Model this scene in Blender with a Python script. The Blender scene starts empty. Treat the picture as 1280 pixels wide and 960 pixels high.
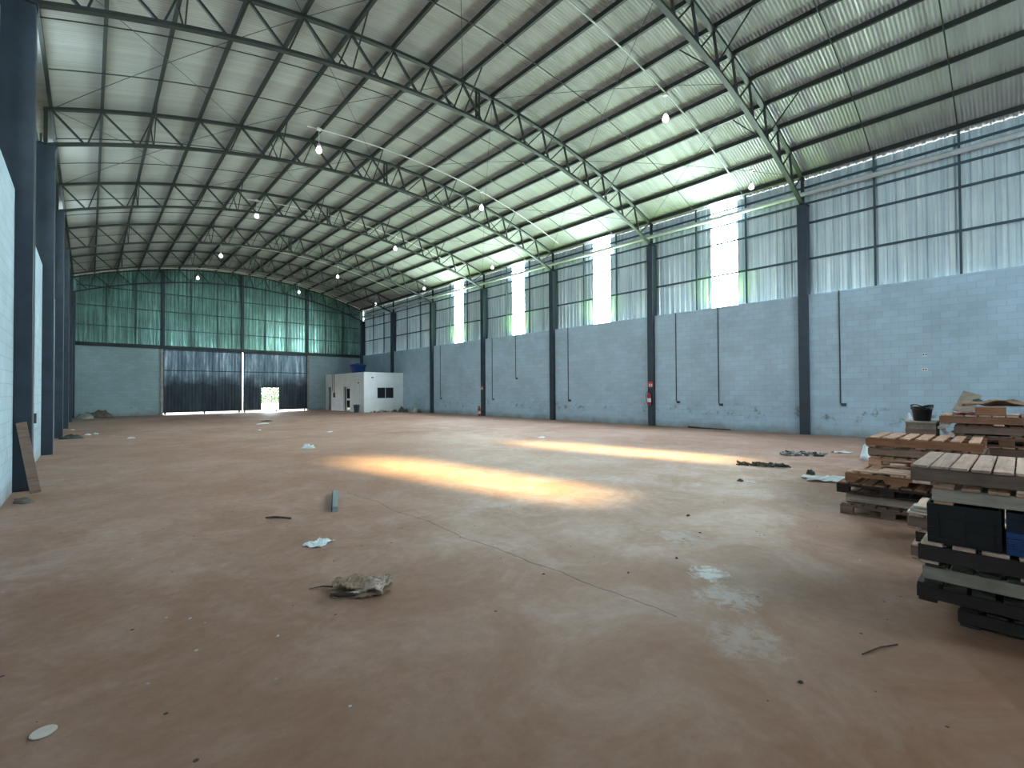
import bpy, bmesh, math, random
from mathutils import Vector, Matrix
random.seed(7)
C = bpy.context.scene.collection
SC = bpy.context.scene

# ------------------------------------------------------------------ dimensions (metres)
CAM_H = 1.65
YAW, PITCH, ROLL, FPX = 42.41, 0.8256, -0.3218, 578.65
RX, LX = 19.16, -0.711            # inner faces of the right and left columns
RBX, LBX = 19.33, -0.94           # inner faces of the block walls
RCX, LCX = 19.62, -1.20           # planes of the metal cladding
XC = 9.225
Y0, BAY = 5.27, 6.2147            # column centres
YE = 42.72                        # far gable
YF = -7.0                         # gable behind the camera
ZB = 5.08                         # top of block walls
ZT = 8.36                         # column tops
COLY = [Y0 + n * BAY for n in range(6)]
def top_z(x): return 11.19 - 29.09 + math.sqrt(29.09 ** 2 - (x - XC) ** 2)
def bot_z(x): return 10.26 - 28.41 + math.sqrt(28.41 ** 2 - (x - XC) ** 2)
def roof_z(x): return top_z(x) + 0.19
PX = [-0.80] + [0.23 + 1.182 * k for k in range(16)] + [19.22]

# ------------------------------------------------------------------ mesh helper
class MB:
    def __init__(s): s.v = []; s.f = []
    def add(s, vs, fs):
        n = len(s.v); s.v += [tuple(v) for v in vs]; s.f += [tuple(i + n for i in f) for f in fs]; return s
    def box(s, x0, y0, z0, x1, y1, z1):
        vs = [(x0,y0,z0),(x1,y0,z0),(x1,y1,z0),(x0,y1,z0),(x0,y0,z1),(x1,y0,z1),(x1,y1,z1),(x0,y1,z1)]
        return s.add(vs, [(0,3,2,1),(4,5,6,7),(0,1,5,4),(1,2,6,5),(2,3,7,6),(3,0,4,7)])
    def frame(s, a, b, up=(0,0,1)):
        a, b = Vector(a), Vector(b); d = (b - a).normalized(); u = Vector(up)
        if abs(d.dot(u)) > 0.95: u = Vector((1,0,0))
        r = d.cross(u).normalized(); return a, b, d, r, r.cross(d).normalized()
    def bar(s, a, b, w, h, up=(0,0,1)):
        a, b, d, r, u = s.frame(a, b, up); vs = []
        for p in (a, b):
            for i, j in ((-1,-1),(1,-1),(1,1),(-1,1)): vs.append(p + r*(i*w/2) + u*(j*h/2))
        return s.add(vs, [(0,1,2,3),(7,6,5,4),(0,4,5,1),(1,5,6,2),(2,6,7,3),(3,7,4,0)])
    def prof(s, a, b, pts, up=(0,0,1)):            # extrude a closed 2-D outline along a-b
        a, b, d, r, u = s.frame(a, b, up); n = len(pts)
        vs = [p + r*q[0] + u*q[1] for p in (a, b) for q in pts]
        fs = [tuple(range(n)), tuple(range(2*n-1, n-1, -1))] + [(i, n+i, n+(i+1)%n, (i+1)%n) for i in range(n)]
        return s.add(vs, fs)
    def tube(s, pts, rad, n=8, caps=True):
        pts = [Vector(p) for p in pts]; rs = rad if isinstance(rad, (list, tuple)) else [rad]*len(pts); vs = []; fs = []
        prev = None
        for i, p in enumerate(pts):
            d = (pts[min(i+1, len(pts)-1)] - pts[max(i-1, 0)]).normalized()
            u = prev if prev is not None else (Vector((0,0,1)) if abs(d.z) < .9 else Vector((1,0,0)))
            r = d.cross(u).normalized(); u = r.cross(d).normalized(); prev = u
            for k in range(n):
                t = 2*math.pi*k/n; vs.append(p + (r*math.cos(t) + u*math.sin(t))*rs[i])
        for i in range(len(pts)-1):
            for k in range(n): fs.append((i*n+k, i*n+(k+1)%n, (i+1)*n+(k+1)%n, (i+1)*n+k))
        if caps: fs += [tuple(range(n-1, -1, -1)), tuple((len(pts)-1)*n + k for k in range(n))]
        return s.add(vs, fs)
    def lathe(s, prof, n=20, o=(0,0,0)):
        vs = []; fs = []
        for r, z in prof:
            for k in range(n):
                t = 2*math.pi*k/n; vs.append((o[0]+r*math.cos(t), o[1]+r*math.sin(t), o[2]+z))
        for i in range(len(prof)-1):
            for k in range(n): fs.append((i*n+k, i*n+(k+1)%n, (i+1)*n+(k+1)%n, (i+1)*n+k))
        fs += [tuple(range(n-1,-1,-1)), tuple((len(prof)-1)*n+k for k in range(n))]
        return s.add(vs, fs)
    def build(s, name, mat, parent=None, loc=(0,0,0), rot=(0,0,0), bevel=0, smooth=False):
        me = bpy.data.meshes.new(name); me.from_pydata(s.v, [], s.f); me.validate(); 
        bm = bmesh.new(); bm.from_mesh(me); bmesh.ops.recalc_face_normals(bm, faces=bm.faces); bm.to_mesh(me); bm.free()
        if mat: me.materials.append(mat)
        o = bpy.data.objects.new(name, me); C.objects.link(o); o.location = loc; o.rotation_euler = rot
        if parent: o.parent = parent
        if smooth:
            for p in me.polygons: p.use_smooth = True
        if bevel:
            m = o.modifiers.new('bevel', 'BEVEL'); m.width = bevel; m.segments = 1; m.limit_method = 'ANGLE'
        return o
def bx(*a): return MB().box(*a)
def tag(o, label=None, cat=None, group=None, kind=None):
    if label: o['label'] = label
    if cat: o['category'] = cat
    if group: o['group'] = group
    if kind: o['kind'] = kind
    return o
def empty(name, loc=(0,0,0), rz=0):
    o = bpy.data.objects.new(name, None); C.objects.link(o); o.location = loc; o.rotation_euler = (0,0,rz); o.empty_display_size = .1
    return o
def copy_tree(o, parent=None):
    c = o.copy(); C.objects.link(c)
    if parent: c.parent = parent
    for ch in list(o.children): copy_tree(ch, c)
    return c

# ------------------------------------------------------------------ materials
def newmat(name):
    m = bpy.data.materials.new(name); m.use_nodes = True; nt = m.node_tree
    return m, nt, nt.nodes['Principled BSDF'], nt.nodes, nt.links
def N(nodes, t, **kw):
    n = nodes.new(t)
    for k, v in kw.items():
        if k in n.inputs.keys() if isinstance(k, str) else False: n.inputs[k].default_value = v
        else: setattr(n, k, v)
    return n
def rgb(c): return (c[0], c[1], c[2], 1)
def noise(nodes, links, scale, detail=4, rough=.6, vec=None, dist=0):
    n = nodes.new('ShaderNodeTexNoise'); n.inputs['Scale'].default_value = scale; n.inputs['Detail'].default_value = detail
    n.inputs['Roughness'].default_value = rough; n.inputs['Distortion'].default_value = dist
    if vec is not None: links.new(vec, n.inputs['Vector'])
    return n
def ramp(nodes, links, fac, stops):
    r = nodes.new('ShaderNodeValToRGB'); el = r.color_ramp.elements
    while len(el) < len(stops): el.new(.5)
    for e, (p, c) in zip(el, stops): e.position = p; e.color = rgb(c) if isinstance(c, (tuple, list)) else (c, c, c, 1)
    links.new(fac, r.inputs['Fac']); return r.outputs['Color']
def mix(nodes, links, fac, a, b, mode='MIX'):
    m = nodes.new('ShaderNodeMix'); m.data_type = 'RGBA'; m.blend_type = mode
    for s, v in ((m.inputs[0], fac), (m.inputs[6], a), (m.inputs[7], b)):
        if isinstance(v, (int, float)): s.default_value = v
        elif isinstance(v, (tuple, list)): s.default_value = rgb(v)
        else: links.new(v, s)
    return m.outputs[2]
def math_(nodes, links, op, a, b=None, clamp=False):
    m = nodes.new('ShaderNodeMath'); m.operation = op; m.use_clamp = clamp
    for i, v in enumerate((a, b)):
        if v is None: continue
        if isinstance(v, (int, float)): m.inputs[i].default_value = v
        else: links.new(v, m.inputs[i])
    return m.outputs[0]
def bump(nodes, links, b, h, strength=.3, dist=.01):
    n = nodes.new('ShaderNodeBump'); n.inputs['Strength'].default_value = strength; n.inputs['Distance'].default_value = dist
    links.new(h, n.inputs['Height']); links.new(n.outputs[0], b.inputs['Normal'])
def plain(name, col, rough=.6, metal=0, vary=.25, scale=6, spec=.5):
    m, nt, b, nd, lk = newmat(name)
    tc = nd.new('ShaderNodeTexCoord'); n = noise(nd, lk, scale, 5, .65, tc.outputs['Object'])
    c = ramp(nd, lk, n.outputs['Fac'], [(.3, tuple(x*(1-vary) for x in col)), (.7, tuple(min(1, x*(1+vary)) for x in col))])
    lk.new(c, b.inputs['Base Color']); b.inputs['Roughness'].default_value = rough; b.inputs['Metallic'].default_value = metal
    b.inputs['Specular IOR Level'].default_value = spec
    bump(nd, lk, b, n.outputs['Fac'], .15, .004)
    return m
def wood(name, col, axis=0, rough=.8):
    m, nt, b, nd, lk = newmat(name)
    tc = nd.new('ShaderNodeTexCoord'); mp = nd.new('ShaderNodeMapping'); lk.new(tc.outputs['Object'], mp.inputs['Vector'])
    s = [22, 22, 22]; s[axis] = 1.6; mp.inputs['Scale'].default_value = s
    oi = nd.new('ShaderNodeObjectInfo')
    n = noise(nd, lk, 1.0, 6, .7, mp.outputs[0], .6); n2 = noise(nd, lk, 3.0, 3, .6, tc.outputs['Object'])
    c = ramp(nd, lk, n.outputs['Fac'], [(.25, tuple(x*.55 for x in col)), (.5, col), (.8, tuple(min(1, x*1.35) for x in col))])
    c = mix(nd, lk, ramp(nd, lk, n2.outputs['Fac'], [(.5, 0.), (.75, .6)]), c, tuple(x*.5 for x in col))
    hv = nd.new('ShaderNodeHueSaturation'); lk.new(c, hv.inputs['Color'])
    lk.new(math_(nd, lk, 'ADD', math_(nd, lk, 'MULTIPLY', oi.outputs['Random'], .5), .75), hv.inputs['Value'])
    lk.new(hv.outputs[0], b.inputs['Base Color']); b.inputs['Roughness'].default_value = rough
    bump(nd, lk, b, n.outputs['Fac'], .3, .004)
    return m
def blockwall(name, axis, base, dirt=1.0):
    m, nt, b, nd, lk = newmat(name)
    tc = nd.new('ShaderNodeTexCoord'); sp = nd.new('ShaderNodeSeparateXYZ'); lk.new(tc.outputs['Object'], sp.inputs[0])
    cb = nd.new('ShaderNodeCombineXYZ'); lk.new(sp.outputs[axis], cb.inputs[0]); lk.new(sp.outputs[2], cb.inputs[1])
    br = nd.new('ShaderNodeTexBrick'); lk.new(cb.outputs[0], br.inputs['Vector'])
    br.inputs['Scale'].default_value = 1.0; br.inputs['Brick Width'].default_value = .4; br.inputs['Row Height'].default_value = .2
    br.inputs['Mortar Size'].default_value = .009; br.inputs['Mortar Smooth'].default_value = .4; br.inputs['Bias'].default_value = 0
    br.inputs['Color1'].default_value = rgb(base); br.inputs['Color2'].default_value = rgb(tuple(x*.9 for x in base))
    br.inputs['Mortar'].default_value = rgb(tuple(x*.80 for x in base))
    n1 = noise(nd, lk, .5, 5, .65, tc.outputs['Object']); n2 = noise(nd, lk, 3.5, 6, .7, tc.outputs['Object'])
    c = mix(nd, lk, 1.0, br.outputs['Color'], ramp(nd, lk, n1.outputs['Fac'], [(.3, .82), (.65, 1.05)]), 'MULTIPLY')
    # worn band where forklifts scraped the paint, and red dust near the floor
    band = ramp(nd, lk, math_(nd, lk, 'DIVIDE', sp.outputs[2], 1.6), [(.22, 0.), (.42, 1.), (.55, .7), (.72, 0.)])
    mk = math_(nd, lk, 'MULTIPLY', band, ramp(nd, lk, n2.outputs['Fac'], [(.56, 0.), (.66, .75)]))
    c = mix(nd, lk, math_(nd, lk, 'MULTIPLY', mk, dirt), c, (.06, .07, .075))
    n3 = noise(nd, lk, 2.0, 4, .6, tc.outputs['Object'])
    dz = math_(nd, lk, 'SUBTRACT', math_(nd, lk, 'MULTIPLY', n3.outputs['Fac'], .7), sp.outputs[2], True)
    c = mix(nd, lk, math_(nd, lk, 'MULTIPLY', dz, 1.6, True), c, (.2, .13, .1))
    lk.new(c, b.inputs['Base Color']); b.inputs['Roughness'].default_value = .62; b.inputs['Specular IOR Level'].default_value = .35
    h = math_(nd, lk, 'ADD', math_(nd, lk, 'MULTIPLY', br.outputs['Fac'], -1.), math_(nd, lk, 'MULTIPLY', n2.outputs['Fac'], .5))
    bump(nd, lk, b, h, .5, .006)
    return m
def sheet(name, col, rough, metal, axis, vary=.12, streak=.25):
    m, nt, b, nd, lk = newmat(name)
    tc = nd.new('ShaderNodeTexCoord'); sp = nd.new('ShaderNodeSeparateXYZ'); lk.new(tc.outputs['Object'], sp.inputs[0])
    cb = nd.new('ShaderNodeCombineXYZ'); lk.new(math_(nd, lk, 'MULTIPLY', sp.outputs[axis], 5.0), cb.inputs[0])
    lk.new(math_(nd, lk, 'MULTIPLY', sp.outputs[2 if axis != 2 else 0], .12), cb.inputs[1])
    n1 = noise(nd, lk, 1.0, 4, .6, cb.outputs[0]); n2 = noise(nd, lk, .7, 5, .6, tc.outputs['Object'])
    c = ramp(nd, lk, n1.outputs['Fac'], [(.3, tuple(x*(1-streak) for x in col)), (.7, tuple(min(1, x*(1+streak)) for x in col))])
    c = mix(nd, lk, 1.0, c, ramp(nd, lk, n2.outputs['Fac'], [(.3, 1-vary), (.7, 1+vary)]), 'MULTIPLY')
    lk.new(c, b.inputs['Base Color']); b.inputs['Metallic'].default_value = metal
    r = ramp(nd, lk, n1.outputs['Fac'], [(.3, rough+.1), (.7, max(.08, rough-.1))]); lk.new(r, b.inputs['Roughness'])
    bump(nd, lk, b, n2.outputs['Fac'], .25, .02)
    return m
def emit(name, col, s):
    m, nt, b, nd, lk = newmat(name)
    b.inputs['Base Color'].default_value = rgb((.8,.8,.8)); b.inputs['Emission Color'].default_value = rgb(col); b.inputs['Emission Strength'].default_value = s
    return m

def floor_mat():
    m, nt, b, nd, lk = newmat('dusty_concrete')
    tc = nd.new('ShaderNodeTexCoord'); P = tc.outputs['Object']
    n1 = noise(nd, lk, .22, 6, .62, P, .4); n2 = noise(nd, lk, 1.1, 7, .7, P, .6); n3 = noise(nd, lk, 9, 6, .75, P); n4 = noise(nd, lk, .09, 3, .5, P)
    c = ramp(nd, lk, n1.outputs['Fac'], [(.28, (.35, .195, .135)), (.5, (.455, .28, .215)), (.68, (.535, .36, .295))])
    c = mix(nd, lk, ramp(nd, lk, n2.outputs['Fac'], [(.45, 0.), (.72, .55)]), c, (.56, .425, .375))
    c = mix(nd, lk, ramp(nd, lk, n4.outputs['Fac'], [(.4, 0.), (.65, .5)]), c, (.36, .19, .13))
    c = mix(nd, lk, 1.0, c, ramp(nd, lk, n3.outputs['Fac'], [(.25, .78), (.75, 1.18)]), 'MULTIPLY')
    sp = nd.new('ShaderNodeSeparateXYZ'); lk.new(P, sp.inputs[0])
    # brown dirt toward the camera, deepened to paint in the dimmer light there
    soil_shade = math_(nd, lk, 'ADD', math_(nd, lk, 'MULTIPLY', sp.outputs[1], .09), math_(nd, lk, 'MULTIPLY', n2.outputs['Fac'], .6))
    soil_shade = math_(nd, lk, 'ADD', soil_shade, math_(nd, lk, 'MULTIPLY', sp.outputs[0], .03))
    c = mix(nd, lk, ramp(nd, lk, soil_shade, [(.35, .82), (1.0, 0.)]), c, (.20, .088, .042))
    # white plaster spills
    for (x, y, r, col, k) in ((4.1, 1.9, .36, (.62, .62, .63), .8), (3.75, 1.6, .5, (.50, .47, .45), .45), (3.2, 1.25, .55, (.44, .39, .36), .3), (4.9, 2.6, .6, (.42, .4, .4), .4)):
        v = nd.new('ShaderNodeVectorMath'); v.operation = 'DISTANCE'; lk.new(P, v.inputs[0]); v.inputs[1].default_value = (x, y, 0)
        d = math_(nd, lk, 'SUBTRACT', 1.0, math_(nd, lk, 'DIVIDE', v.outputs['Value'], r), True)
        ns = noise(nd, lk, 9.0, 8, .78, P, .5)
        f = ramp(nd, lk, math_(nd, lk, 'MULTIPLY', math_(nd, lk, 'POWER', d, .6), ns.outputs['Fac']), [(.33, 0.), (.46, k)])
        c = mix(nd, lk, f, c, col)
    # a casting joint running down the hall
    nj = noise(nd, lk, 1.3, 3, .5, P)
    jx = math_(nd, lk, 'ADD', sp.outputs[0], math_(nd, lk, 'MULTIPLY', nj.outputs['Fac'], .22))
    j = math_(nd, lk, 'ABSOLUTE', math_(nd, lk, 'SUBTRACT', jx, 3.26))
    jm = math_(nd, lk, 'MULTIPLY', math_(nd, lk, 'LESS_THAN', j, .008), math_(nd, lk, 'MULTIPLY', math_(nd, lk, 'LESS_THAN', sp.outputs[1], 7.5), math_(nd, lk, 'GREATER_THAN', sp.outputs[1], 1.7)))
    c = mix(nd, lk, math_(nd, lk, 'MULTIPLY', jm, .6), c, (.07, .05, .045))
    # fine dark and pale grit
    vo = nd.new('ShaderNodeTexVoronoi'); vo.inputs['Scale'].default_value = 2.6; lk.new(P, vo.inputs['Vector'])
    c = mix(nd, lk, math_(nd, lk, 'LESS_THAN', vo.outputs['Distance'], .03), c, (.5, .47, .43))
    vo2 = nd.new('ShaderNodeTexVoronoi'); vo2.inputs['Scale'].default_value = 3.7; lk.new(P, vo2.inputs['Vector'])
    c = mix(nd, lk, math_(nd, lk, 'LESS_THAN', vo2.outputs['Distance'], .045), c, (.07, .045, .035))
    lk.new(c, b.inputs['Base Color'])
    lk.new(ramp(nd, lk, n2.outputs['Fac'], [(.3, .70), (.7, .52)]), b.inputs['Roughness'])
    b.inputs['Specular IOR Level'].default_value = .17
    bump(nd, lk, b, math_(nd, lk, 'ADD', n3.outputs['Fac'], n2.outputs['Fac']), .18, .01)
    return m

def gate_mat():
    m, nt, b, nd, lk = newmat('navy_gate_sheet')
    tc = nd.new('ShaderNodeTexCoord'); sp = nd.new('ShaderNodeSeparateXYZ'); lk.new(tc.outputs['Object'], sp.inputs[0])
    cb = nd.new('ShaderNodeCombineXYZ'); lk.new(math_(nd, lk, 'MULTIPLY', sp.outputs[0], 3.0), cb.inputs[0]); lk.new(math_(nd, lk, 'MULTIPLY', sp.outputs[2], .35), cb.inputs[1])
    n1 = noise(nd, lk, 1.0, 5, .7, cb.outputs[0]); n2 = noise(nd, lk, .8, 4, .6, tc.outputs['Object'])
    # navy sheet; pale streaks on the upper part are reflections painted into the colour
    hz = math_(nd, lk, 'ADD', sp.outputs[2], math_(nd, lk, 'MULTIPLY', n2.outputs['Fac'], 1.6))
    up = ramp(nd, lk, math_(nd, lk, 'DIVIDE', hz, 6.0), [(.50, 0.), (.66, 1.)])
    sheen = ramp(nd, lk, n1.outputs['Fac'], [(.35, (.07, .10, .15)), (.52, (.18, .25, .33)), (.68, (.55, .66, .78))])
    navy = ramp(nd, lk, n1.outputs['Fac'], [(.4, (.012, .02, .032)), (.7, (.045, .065, .09))])
    lk.new(mix(nd, lk, up, navy, sheen), b.inputs['Base Color'])
    b.inputs['Metallic'].default_value = .35; b.inputs['Roughness'].default_value = .42
    return m

M = dict(
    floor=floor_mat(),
    blockY=blockwall('painted_block_side', 1, (.51, .67, .80)),
    blockX=blockwall('painted_block_gable', 0, (.38, .50, .54), .4),
    roof=sheet('roof_sheet', (.30, .305, .285), .55, .15, 1, .1, .1),
    cladR=sheet('cladding_sheet', (.66, .83, .95), .36, .4, 1, .1, .38),
    cladX=sheet('gable_sheet', (.165, .30, .27), .30, .6, 0, .3, .7),
    steel=plain('dark_green_steel', (.013, .018, .015), .6, .0, .3, 3),
    steel_thin=plain('dark_rod_steel', (.012, .016, .014), .6, .0, .2, 3),
    purlin=plain('purlin_steel', (.014, .018, .014), .6, .0, .3, 2),
    column=plain('navy_painted_steel', (.026, .040, .060), .45, .1, .25, 2.5),
    girt=plain('girt_paint', (.05, .085, .105), .5, .2, .2, 3),
    girtX=plain('gable_girt_paint', (.02, .06, .065), .5, .2, .2, 3),
    gate=gate_mat(),
    gate_frame=plain('gate_frame_paint', (.02, .03, .042), .5, .2, .2, 3),
    pvc=plain('grey_white_pvc', (.46, .49, .49), .45, 0, .12, 4),
    white=plain('white_plaster', (.90, .93, .94), .7, 0, .07, 1.5),
    white_side=plain('white_wash', (.84, .86, .86), .7, 0, .07, 1.5),
    concrete=plain('grey_concrete', (.34, .33, .31), .85, 0, .25, 3),
    dark=plain('dark_void', (.012, .012, .014), .6, 0, .2, 3),
    glass=plain('dark_glass', (.018, .018, .024), .08, 0, .2, 2),
    frame=plain('aluminium_frame', (.72, .73, .74), .4, .3, .1, 4),
    tank=plain('blue_tank', (.012, .045, .19), .4, 0, .15, 4),
    red=plain('red_enamel', (.52, .02, .03), .3, 0, .15, 5),
    signred=plain('sign_red', (.62, .05, .06), .5, 0, .08, 5),
    signwhite=plain('sign_white', (.8, .78, .78), .5, 0, .05, 5),
    black=plain('black_plastic', (.004, .005, .007), .4, 0, .3, 6),
    navyp=plain('navy_plastic', (.008, .012, .03), .4, 0, .3, 6),
    blue=plain('blue_plastic', (.01, .045, .17), .4, 0, .2, 6),
    bulb=emit('bulb_glass', (1, .98, .95), 2.6),
    socket=plain('lamp_socket', (.55, .55, .54), .5, 0, .1, 8),
    cable=plain('pale_cable', (.52, .54, .50), .6, 0, .1, 8),
    conduit=plain('dark_conduit', (.05, .075, .09), .5, .1, .2, 8),
    galv=plain('galvanised_grey', (.34, .40, .42), .5, .2, .15, 8),
    paper=plain('white_paper', (.74, .78, .80), .8, 0, .08, 8),
    card=plain('brown_cardboard', (.31, .205, .14), .9, 0, .35, 11),
    card2=plain('grey_cardboard', (.46, .35, .29), .9, 0, .35, 14),
    rag=plain('dark_rag', (.055, .065, .06), .9, 0, .5, 9),
    rag2=plain('grey_rag', (.30, .31, .30), .9, 0, .5, 9),
    stick=plain('dark_bark', (.06, .035, .025), .9, 0, .4, 20),
    rubble=plain('rubble', (.16, .13, .115), .9, 0, .4, 6),
    rubble2=plain('pale_rubble', (.48, .46, .42), .9, 0, .3, 6),
    pink=plain('pink_plastic_sheet', (.42, .10, .13), .5, 0, .3, 8),
    film=plain('torn_plastic_film', (.52, .46, .44), .35, 0, .3, 14),
    outside=plain('outside_ground', (.40, .37, .27), .9, 0, .25, .6),
    leaf=plain('leaf', (.10, .22, .04), .6, 0, .4, 3),
)
for k, c in dict(orange=(.44, .20, .105), tan=(.50, .29, .195), pale=(.60, .405, .32), grey=(.25, .16, .122), brown=(.25, .125, .075), dark=(.034, .021, .019), whitew=(.66, .58, .50), palegrey=(.41, .34, .27)).items():  # dark: near-black wood, the near stack's low shade put into its colour
    M['wx_'+k] = wood('wood_x_'+k, c, 0); M['wy_'+k] = wood('wood_y_'+k, c, 1)

def pane_mat(name, col, s, trans):
    m = bpy.data.materials.new(name); m.use_nodes = True; nd = m.node_tree.nodes; lk = m.node_tree.links
    nd.remove(nd['Principled BSDF']); out = nd['Material Output']
    e = nd.new('ShaderNodeEmission'); e.inputs[0].default_value = rgb(col); e.inputs[1].default_value = s
    t = nd.new('ShaderNodeBsdfTransparent'); t.inputs[0].default_value = rgb(trans)
    a = nd.new('ShaderNodeAddShader'); lk.new(e.outputs[0], a.inputs[0]); lk.new(t.outputs[0], a.inputs[1]); lk.new(a.outputs[0], out.inputs[0])
    return m
SIDE = 32.0
M['pane'] = pane_mat('daylit_fibreglass', (.76, .91, 1.0), 36, (.0, .0, .0))
M['paneL'] = pane_mat('daylit_fibreglass_left', (.72, .90, 1.0), 8, (.0, .0, .0))
M['paneF'] = pane_mat('sunlit_fibreglass', (.68, .89, 1.0), 10.0, (.9, .9, .9))

# ------------------------------------------------------------------ shell
def S(o): o['kind'] = 'structure'; return o
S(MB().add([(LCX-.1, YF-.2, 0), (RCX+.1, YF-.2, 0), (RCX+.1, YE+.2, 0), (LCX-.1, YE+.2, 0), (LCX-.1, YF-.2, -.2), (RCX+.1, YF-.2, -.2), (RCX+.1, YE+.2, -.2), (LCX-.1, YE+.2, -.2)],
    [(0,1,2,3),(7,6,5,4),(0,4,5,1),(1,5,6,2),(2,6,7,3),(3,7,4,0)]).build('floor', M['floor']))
S(bx(-40, YE+.2, -.25, 60, 100, -.03).build('ground', M['outside']))

def ribs(a, b, pitch=.25, d=.035, prof=((0,0),(.50,0),(.62,1),(.88,1))):
    """(t, offset) pairs of a trapezoidal sheet along a..b"""
    out = []; n = int((b-a)/pitch)+2; k0 = math.floor(a/pitch)
    for k in range(k0, k0+n+1):
        for t, h in prof:
            y = (k+t)*pitch
            if a < y < b: out.append((y, h*d))
    return [(a, 0)] + out + [(b, 0)]
# roof
def build_roof():
    xs = []
    ex = [LCX-.25] + PX[1:-1] + [RCX+.25]
    for i in range(len(ex)-1): xs += [ex[i], (ex[i]+ex[i+1])/2]
    xs.append(ex[-1]); mb = MB(); pr = ribs(YF-.3, YE+.3, .09, .02, ((0,0),(.25,.5),(.5,1),(.75,.5)))
    vs = [(x, y, roof_z(x)+h) for y, h in pr for x in xs]; n = len(xs)
    fs = [(i*n+j, i*n+j+1, (i+1)*n+j+1, (i+1)*n+j) for i in range(len(pr)-1) for j in range(n-1)]
    o = mb.add(vs, fs).build('ceiling', M['roof']); S(o)
    return o
build_roof()
def clad_side(x, sgn, y0, y1, z0, z1):
    pr = ribs(y0, y1, .25, .035); vs = []; fs = []
    for y, h in pr: vs += [(x+sgn*h, y, z0), (x+sgn*h, y, z1)]
    for i in range(len(pr)-1): fs.append((2*i, 2*i+1, 2*i+3, 2*i+2))
    return MB().add(vs, fs)
def clad_gable(y, sgn, x0, x1, z0, z1=None, gap=.0):
    pr = ribs(x0, x1, .25, .035); vs = []; fs = []
    for x, h in pr: vs += [(x, y+sgn*h, z0), (x, y+sgn*h, z1 if z1 else roof_z(x)-gap)]
    for i in range(len(pr)-1): fs.append((2*i, 2*i+1, 2*i+3, 2*i+2))
    return MB().add(vs, fs)

WINY = [8.25, 14.52, 20.85, 27.1]; WW = 1.08
GZ = [6.45, 7.78, 8.52, 9.12]
def side_wall(side):
    right = side == 'right'
    bxx, cx, sg = (RBX, RCX, 1) if right else (LBX, LCX, -1)
    mb = MB(); x0, x1 = sorted((bxx, cx - sg*.04)); mb.box(x0, YF, 0, x1, YE, ZB)
    w = mb.build('wall_'+side, M['blockY']); S(w)
    edges = [YF]
    for y in WINY: edges += [y-WW/2, y+WW/2]
    edges.append(YE); ztop = roof_z(cx) - .02
    for i in range(0, len(edges), 2): clad_side(cx, sg, edges[i], edges[i+1], ZB-.05, ztop).build('metal_cladding', M['cladR'], w)
    gx = cx - sg*.06
    for z in GZ: bx(min(gx, gx+sg*.05), YF, z-.035, max(gx, gx+sg*.05), YE, z+.035).build('girt', M['girt'], w)
    ys = []
    for n in range(-1, 7):
        a = Y0 + n*BAY; b = min(a+BAY, YE)
        for t in (1/3, 2/3): ys.append(a + (b-a)*t)
    for y in ys:
        if any(abs(y-wy) < .7 for wy in WINY): continue
        if y > YE-.5: continue
        bx(min(gx, gx-sg*.05), y-.03, ZB, max(gx, gx-sg*.05), y+.03, 9.5).build('cladding_post', M['girt'], w)
    for i, y in enumerate(WINY):
        k = i+1 if right else i+5
        px = cx + sg*.02
        p = bx(min(px, px+sg*.01), y-WW/2, ZB, max(px, px+sg*.01), y+WW/2, ztop).build('window_%d' % k, M['pane' if right else 'paneL']); S(p)
    return w
side_wall('right'); side_wall('left')
# coping strip where block wall meets the eave: none in the photo

# far gable
GX0, GX1 = 4.02, 14.33
def far_gable():
    mb = MB(); mb.box(LBX, YE, 0, GX0, YE+.2, ZB-.2); mb.box(GX1, YE, 0, RBX, YE+.2, ZB-.2)
    w = mb.build('wall_back', M['blockX']); S(w)
    clad_gable(YE+.12, 1, LCX, RCX, ZB-.05, gap=.014).build('metal_cladding', M['cladX'], w)
    bx(LBX, YE-.12, ZB-.2, RBX, YE+.06, ZB+.06).build('wall_beam', M['gate_frame'], w)
    for z in (6.32, 7.68, 9.0): 
        hw = 12 if z < 9.3 else 6
        xa = max(LBX, XC - 9.9); xb = min(RBX, XC + 9.9)
        bx(xa, YE+.03, z-.035, xb, YE+.09, z+.035).build('girt', M['girtX'], w)
    xs = [-.75, GX0, XC, GX1, 19.2]
    for a, b in zip(xs[:-1], xs[1:]):
        for t in (1/3, 2/3):
            x = a+(b-a)*t; bx(x-.03, YE+.01, ZB, x+.03, YE+.06, bot_z(x)+.3).build('cladding_post', M['girtX'], w)
    for x in (GX0, XC, GX1):
        bx(x-.1, YE-.12, ZB+.06, x+.1, YE+.02, top_z(x)+.05).build('gable_post', M['column'], w)
    return w
far_gable()
def front_gable():
    w = bx(LBX, YF-.2, 0, RBX, YF, ZB).build('wall_front', M['blockX']); S(w)
    strips = [(6.55, 7.85), (11.8, 13.1)]; zt = 8.25; zs = 5.5
    xs = [LCX]
    for a, b in strips: xs += [a, b]
    xs.append(RCX)
    for i in range(0, len(xs), 2): clad_gable(YF-.1, -1, xs[i], xs[i+1], ZB-.05).build('metal_cladding', M['cladX'], w)
    for i, (a, b) in enumerate(strips):
        clad_gable(YF-.1, -1, a, b, zt).build('metal_cladding', M['cladX'], w); clad_gable(YF-.1, -1, a, b, ZB-.05, zs).build('metal_cladding', M['cladX'], w)
        S(bx(a, YF-.12, zs, b, YF-.11, zt).build('window_%d' % (9+i), M['paneF']))
front_gable()

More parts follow.
